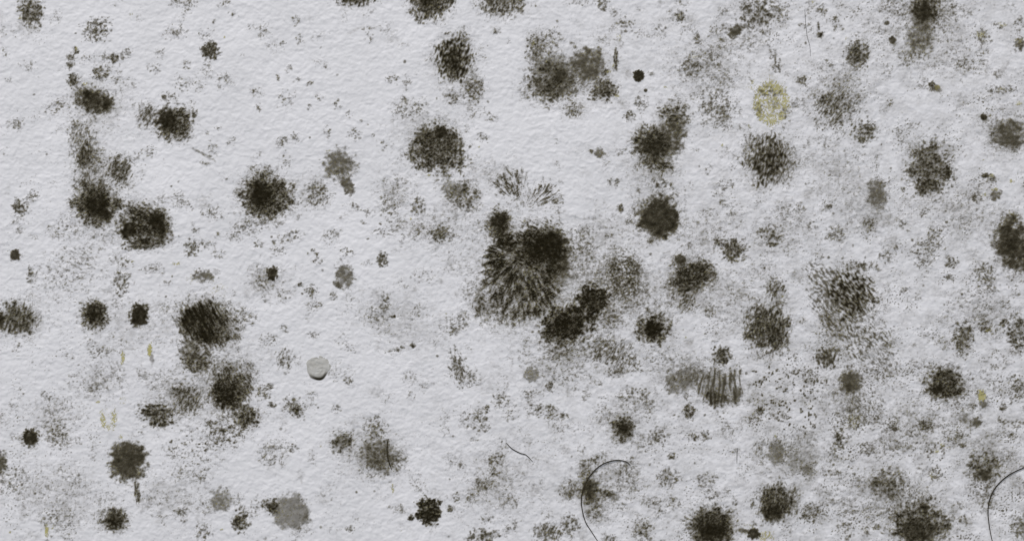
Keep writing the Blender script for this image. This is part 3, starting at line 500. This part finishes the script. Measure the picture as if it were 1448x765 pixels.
for x, y, rx, ry, st in [(760,400,110,90,.24),(850,400,70,80,.24),(720,440,60,40,.22),(860,330,60,50,.16),(970,400,70,60,.2),(1000,330,70,40,.2),(900,420,80,60,.24),(1190,470,80,70,.12),(780,520,90,40,.22),(1100,330,60,60,.2),(1360,300,80,60,.18),
        (1300,600,90,50,.22),(620,320,70,45,.2),(560,270,40,40,.22),(80,590,60,50,.2),(140,540,60,40,.2),(250,560,70,60,.22),(720,380,110,110,.2),(700,250,60,30,.16),
        (960,520,80,40,.22),(1120,640,90,50,.2),(1080,560,60,60,.14),(860,680,70,60,.2),(1250,700,90,60,.22),(1400,640,60,70,.2),(1390,440,70,60,.2),(1310,60,120,60,.18),
        (1000,90,90,60,.2),(1180,130,70,60,.18),(820,100,80,60,.15),(920,240,50,60,.16),(320,540,80,90,.2),(520,640,70,60,.15),(380,400,60,40,.16),(440,270,50,40,.14),
        (140,150,80,70,.14),(150,300,80,80,.2),(40,450,60,50,.14),(200,460,90,60,.14),(80,700,100,70,.18),(240,700,90,60,.16),(640,90,60,60,.14),(600,190,80,60,.14),
        (700,680,90,70,.16),(560,450,110,60,.12),(1220,290,90,60,.16),(1180,240,70,50,.16),(1420,180,60,60,.18),(1040,420,60,60,.2),(880,590,60,40,.18),(1180,560,60,50,.18)]:
    blob((x, y, rx, ry, R.uniform(-30, 30), st*1.45+.03, 'g', .42, 1.3)); blob((x, y, rx*.9, ry*.9, R.uniform(-30, 30), .5, 'f', .16, 1.4))
# fine grain over the busier right hand and lower parts
n1 = uni(fbm(FX/2.6, FY/2.6, 61, 2)); n2 = fbm(FX/38, FY/34, 63, 3)
gw = 0.05 + 0.10*sstep((FX-620)/650) + 0.05*sstep((FY-330)/300) + 0.05*sstep((260-FX)/200)
cov = np.clip(gw*(0.7+0.9*n2), 0, .5)
DARK[:] = 1-(1-DARK)*(1-0.55*sstep((cov*1.3-n1)/0.28))
film = np.clip(0.0+gw*0.40*(0.5+1.0*fbm(FX/24, FY/20, 67, 3)), 0, .14)*sstep((FX-250)/900+.2)
DARK[:] = 1-(1-DARK)*(1-film*(0.6+0.8*uni(perlin(FX/3, FY/3, 69))))
for _ in range(46):
    x, y = R.uniform(0, W), R.uniform(0, H)
    if R.random() < wgt(x, y)+.1: blob((x, y, R.uniform(2, 4), R.uniform(1.5, 3), R.uniform(0, 180), .55, 'y', .6))

# ---------------------------------------------------------------- cover and height of the growth
def soften(a, k=1):
    for _ in range(k):
        a = (np.roll(a, 1, 0)+np.roll(a, -1, 0)+2*a)/4; a = (np.roll(a, 1, 1)+np.roll(a, -1, 1)+2*a)/4
    return a
DK = 0.98*DARK**1.15
# thin growth is yellowish in places
yn = uni(fbm(FX/2.4, FY/2.4, 91, 2)); yr = fbm(FX/45, FY/45, 93, 2)
YEL = np.maximum(YEL, 0.55*sstep((DARK-.10)/.2)*sstep((.75-DARK)/.3)*sstep((yn-0.80+0.12*yr)/.12))
WALLV, MOULDV = 0.80, 0.11
seen = WALLV + (MOULDV-WALLV)*np.clip(DK, 0, 1)      # brightness wanted, display scale
lin = seen**2.2
THICK = sstep((soften(DK, 1)-0.22)/0.72)
ML = 0.102*(1-THICK)+0.0085*THICK                    # thin growth is olive brown, thick growth near black
COV = np.clip((WALLV**2.2 - lin)/(WALLV**2.2 - ML), 0, 1)
YA = np.clip(YEL*1.0, 0, 1)
TOT = 1-(1-COV)*(1-YA*0.9)
YF = np.where(TOT > 1e-4, YA*0.9*(1-COV)/np.maximum(TOT, 1e-4), 0)
PILE = 0.9*soften(DARK, 3)*(1.0+0.5*perlin(FX/4, FY/4, 81)) + 0.35*DARK*perlin(FX/2.1, FY/2.1, 82)
OFF = 0.30 + np.maximum(PILE, 0)

# which cells belong to which thing
ce = lambda a: np.maximum(np.maximum(a[1:, 1:], a[1:, :-1]), np.maximum(a[:-1, 1:], a[:-1, :-1]))
cT = ce(TOT)
cO = OWN[:-1, :-1]
VX, VZ = wx(FX), wz(FY)
def lattice_obj(name, mask, parent=None, extra=None):
    iy, ix = np.nonzero(mask)
    if len(iy) == 0: return None
    a = iy*NXF+ix
    q = np.stack([a+NXF, a+NXF+1, a+1, a], -1)
    uq, inv = np.unique(q, return_inverse=True); inv = inv.reshape(q.shape)
    off = OFF.ravel()[uq]
    if extra is not None: off = off+extra.ravel()[uq]
    v = np.stack([VX.ravel()[uq], -(HGT.ravel()[uq]+off)*S, VZ.ravel()[uq]], -1)
    return uq, inv, v, name, parent

def build(name, mask, parent, base, extra=None, mat=None):
    g = lattice_obj(name, mask, parent, extra)
    if g is None: return None
    uq, inv, v, _, _ = g
    v = v - np.array(base)
    return mesh_obj(name, v, inv, mat or M_MOULD, parent, {'cover': TOT.ravel()[uq], 'yellow': YF.ravel()[uq], 'thick': THICK.ravel()[uq]})

GROUPS = {'mould_colony': 'black mould colonies on the pale wall', 'mould_spot': 'small mould spots on the pale wall',
          'mould_patch': 'loose speckled mould patches on the pale wall', 'yellow_bloom': 'yellow mould marks on the pale wall'}
by_thing = {}
for oid, (t_i, pn) in enumerate(owners): by_thing.setdefault(t_i, []).append((oid, pn))
visible = (cT > 0.012)
for t_i, (nm, cat, label, parts) in enumerate(T):
    rows = []
    for oid, pn in by_thing[t_i]:
        m = (cO == oid) & visible
        if m.sum() >= (6 if pn and 'yellow' in pn else 12): rows.append((pn, m))
    if not rows: print('EMPTY', label); continue
    allm = np.nonzero(sum(m for _, m in rows))
    cx, cy = fx[int(allm[1].mean())], fy[int(allm[0].mean())]
    base = (wx(cx), 0.0, wz(cy))
    if len(rows) == 1:
        o = build(nm, rows[0][1], None, base)
    else:
        o = bpy.data.objects.new(nm, None); o.empty_display_size = 0.002; sc.collection.objects.link(o)
        for pn, m in rows:
            pn = pn or 'body'
            for w in ('left_', 'right_', 'upper_', 'lower_', 'top_'): pn = pn.replace(w, '') if pn.startswith(w) else pn
            build(pn, m, o, base)
    o.location = base
    o['label'] = label; o['category'] = cat; o['group'] = GROUPS[nm]
left = (cO < 0) & (cT > 0.03)
o = build('mould_specks', left, None, (0, 0, 0))
o['kind'] = 'stuff'; o['label'] = 'fine loose mould specks and dust scattered all over the wall'; o['category'] = 'mould specks'

# ---------------------------------------------------------------- the pale raised lump
def lump():
    cx, cy, r = 450.0, 519.5, 18.0
    n = 54; rows = 26
    vs, qs, at = [], [], []
    for j in range(rows+1):
        t = j/rows
        for i in range(n):
            a = 2*math.pi*i/n
            ro = 1 + .05*math.cos(2*a+.6) + .055*math.cos(3*a+1.4) + .04*math.cos(5*a+.3) + 0.02*math.cos(9*a)
            px = cx + math.cos(a)*r*.93*ro*t; py = cy + math.sin(a)*r*.98*ro*t
            # flat topped blister, thickest and overhanging toward its lower edge
            h = 1.7*(1-t**2.2)*(0.62+0.38*math.sin(a)*t) - 0.5*(t > .999)
            vs.append((px, py, h))
    vs = np.array(vs)
    hh = relief(vs[:, 0], vs[:, 1]) + vs[:, 2] + 0.30*perlin(vs[:, 0]/4, vs[:, 1]/4, 44)
    co = np.stack([wx(vs[:, 0])-wx(cx), -hh*S, wz(vs[:, 1])-wz(cy)], -1)
    for j in range(rows):
        for i in range(n):
            a, b = j*n+i, j*n+(i+1) % n
            qs.append((a, a+n, b+n, b))
    m, nn, l = new_mat('lump_skin')
    b = nn['Principled BSDF']; b.inputs['Roughness'].default_value = 0.8
    tc = nn.new('ShaderNodeTexCoord'); no = nn.new('ShaderNodeTexNoise'); no.inputs['Scale'].default_value = 420; no.inputs['Detail'].default_value = 4
    l.new(tc.outputs['Object'], no.inputs['Vector'])
    cr = nn.new('ShaderNodeValToRGB')
    cr.color_ramp.elements[0].position = .3; cr.color_ramp.elements[0].color = (.34, .33, .31, 1)
    cr.color_ramp.elements[1].position = .7; cr.color_ramp.elements[1].color = (.48, .475, .465, 1)
    l.new(no.outputs['Fac'], cr.inputs['Fac']); l.new(cr.outputs['Color'], b.inputs['Base Color'])
    o = bpy.data.objects.new('blister', None); sc.collection.objects.link(o); o.location = (wx(cx), 0, wz(cy))
    mesh_obj('skin', co, np.array(qs), m, o)
    # shadow along the blister's lower edge, painted as a dark strip in mould colour
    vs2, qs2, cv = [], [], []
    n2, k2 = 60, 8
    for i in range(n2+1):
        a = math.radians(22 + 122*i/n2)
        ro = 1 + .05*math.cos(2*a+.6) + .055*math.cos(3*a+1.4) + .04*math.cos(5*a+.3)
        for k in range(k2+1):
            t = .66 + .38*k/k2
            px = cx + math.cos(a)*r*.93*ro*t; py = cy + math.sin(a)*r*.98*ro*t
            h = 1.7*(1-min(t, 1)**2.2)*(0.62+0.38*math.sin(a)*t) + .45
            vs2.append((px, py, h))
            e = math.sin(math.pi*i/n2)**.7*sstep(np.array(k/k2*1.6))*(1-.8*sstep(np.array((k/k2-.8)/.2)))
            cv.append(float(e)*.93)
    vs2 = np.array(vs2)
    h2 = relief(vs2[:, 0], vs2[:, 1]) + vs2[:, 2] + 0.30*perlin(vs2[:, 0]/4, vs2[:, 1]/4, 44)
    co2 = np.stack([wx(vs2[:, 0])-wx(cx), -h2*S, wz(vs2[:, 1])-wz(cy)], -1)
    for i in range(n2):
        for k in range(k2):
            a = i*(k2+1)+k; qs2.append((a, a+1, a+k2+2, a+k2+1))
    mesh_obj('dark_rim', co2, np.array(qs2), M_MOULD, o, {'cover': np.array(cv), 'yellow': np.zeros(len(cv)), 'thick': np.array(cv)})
    o['label'] = 'small pale grey raised blister with shade painted along its lower edge, standing alone'; o['category'] = 'paint blister'
lump()

# ---------------------------------------------------------------- hairs
def hair(label, pts, r0, r1, lift=1.6, group='stray hairs on the wall'):
    P = [np.array(p, float) for p in pts]; P = [2*P[0]-P[1]] + P + [2*P[-1]-P[-2]]
    path = []
    for i in range(1, len(P)-2):
        for k in range(14):
            t = k/14; a, b, c, d = P[i-1:i+3]
            path.append(.5*((2*b)+(-a+c)*t+(2*a-5*b+4*c-d)*t*t+(-a+3*b-3*c+d)*t**3))
    path.append(P[-2]); path = np.array(path); n = len(path)
    hh = relief(path[:, 0], path[:, 1]); tt = np.linspace(0, 1, n)
    hh = hh + 0.55 + 0.18*lift*np.sin(np.pi*tt)**1.0*(.8+.2*np.sin(tt*9))
    p3 = np.stack([wx(path[:, 0]), -hh*S, wz(path[:, 1])], -1)
    base = p3[n//2].copy(); base[1] = 0; p3 = p3-base
    rad = (r1 + (r0-r1)*np.sin(np.pi*np.clip(tt*.9+.08, 0, 1))**.8)*S
    tg = np.gradient(p3, axis=0); tg /= np.linalg.norm(tg, axis=1)[:, None]
    up = np.array([0, 1.0, 0]); s = np.cross(tg, up); s /= np.linalg.norm(s, axis=1)[:, None]; u = np.cross(s, tg)
    k = 8; V = []
    for j in range(k):
        a = 2*math.pi*j/k; V.append(p3 + rad[:, None]*(s*math.cos(a)+u*math.sin(a)))
    V = np.stack(V, 1).reshape(-1, 3); Q = []
    for i in range(n-1):
        for j in range(k):
            Q.append((i*k+j, i*k+(j+1) % k, (i+1)*k+(j+1) % k, (i+1)*k+j))
    o = mesh_obj('hair', V, np.array(Q), M_HAIR)
    o.location = tuple(base); o['label'] = label; o['category'] = 'hair'; o['group'] = group
hair('long dark hair curling in a big arc down to the bottom edge', [(891,657),(884,652),(870,650.5),(852,656),(836,670),(825,690),(822,710),(827,735),(837,752),(852,775)], 0.80, .30, 3)
hair('curved brown hair sweeping in from the right edge to the bottom', [(1475,652),(1448,661),(1427,671),(1410,686),(1400,704),(1397,722),(1399,745),(1405,775)], .78, .45, 3)
hair('short dark upright hair on the grey sprawling colony', [(549,620),(547.5,630),(548,645),(551,656),(554,664)], .9, .3, 1)
hair('fine grey upright hair near the top right', [(1138,14),(1139,30),(1141,50),(1145,66),(1146,80)], .26, .16, .8)
hair('thin slanting dark hair by a crumb in the lower middle', [(716,626),(724,634),(735,640),(744,643),(753,652)], .55, .25, .8)
hair('tiny upright hair below the dot field, lower right of centre', [(1043,633),(1042,642),(1042,655)], .3, .2, .5)
print('things', len(T), 'owners', len(owners))
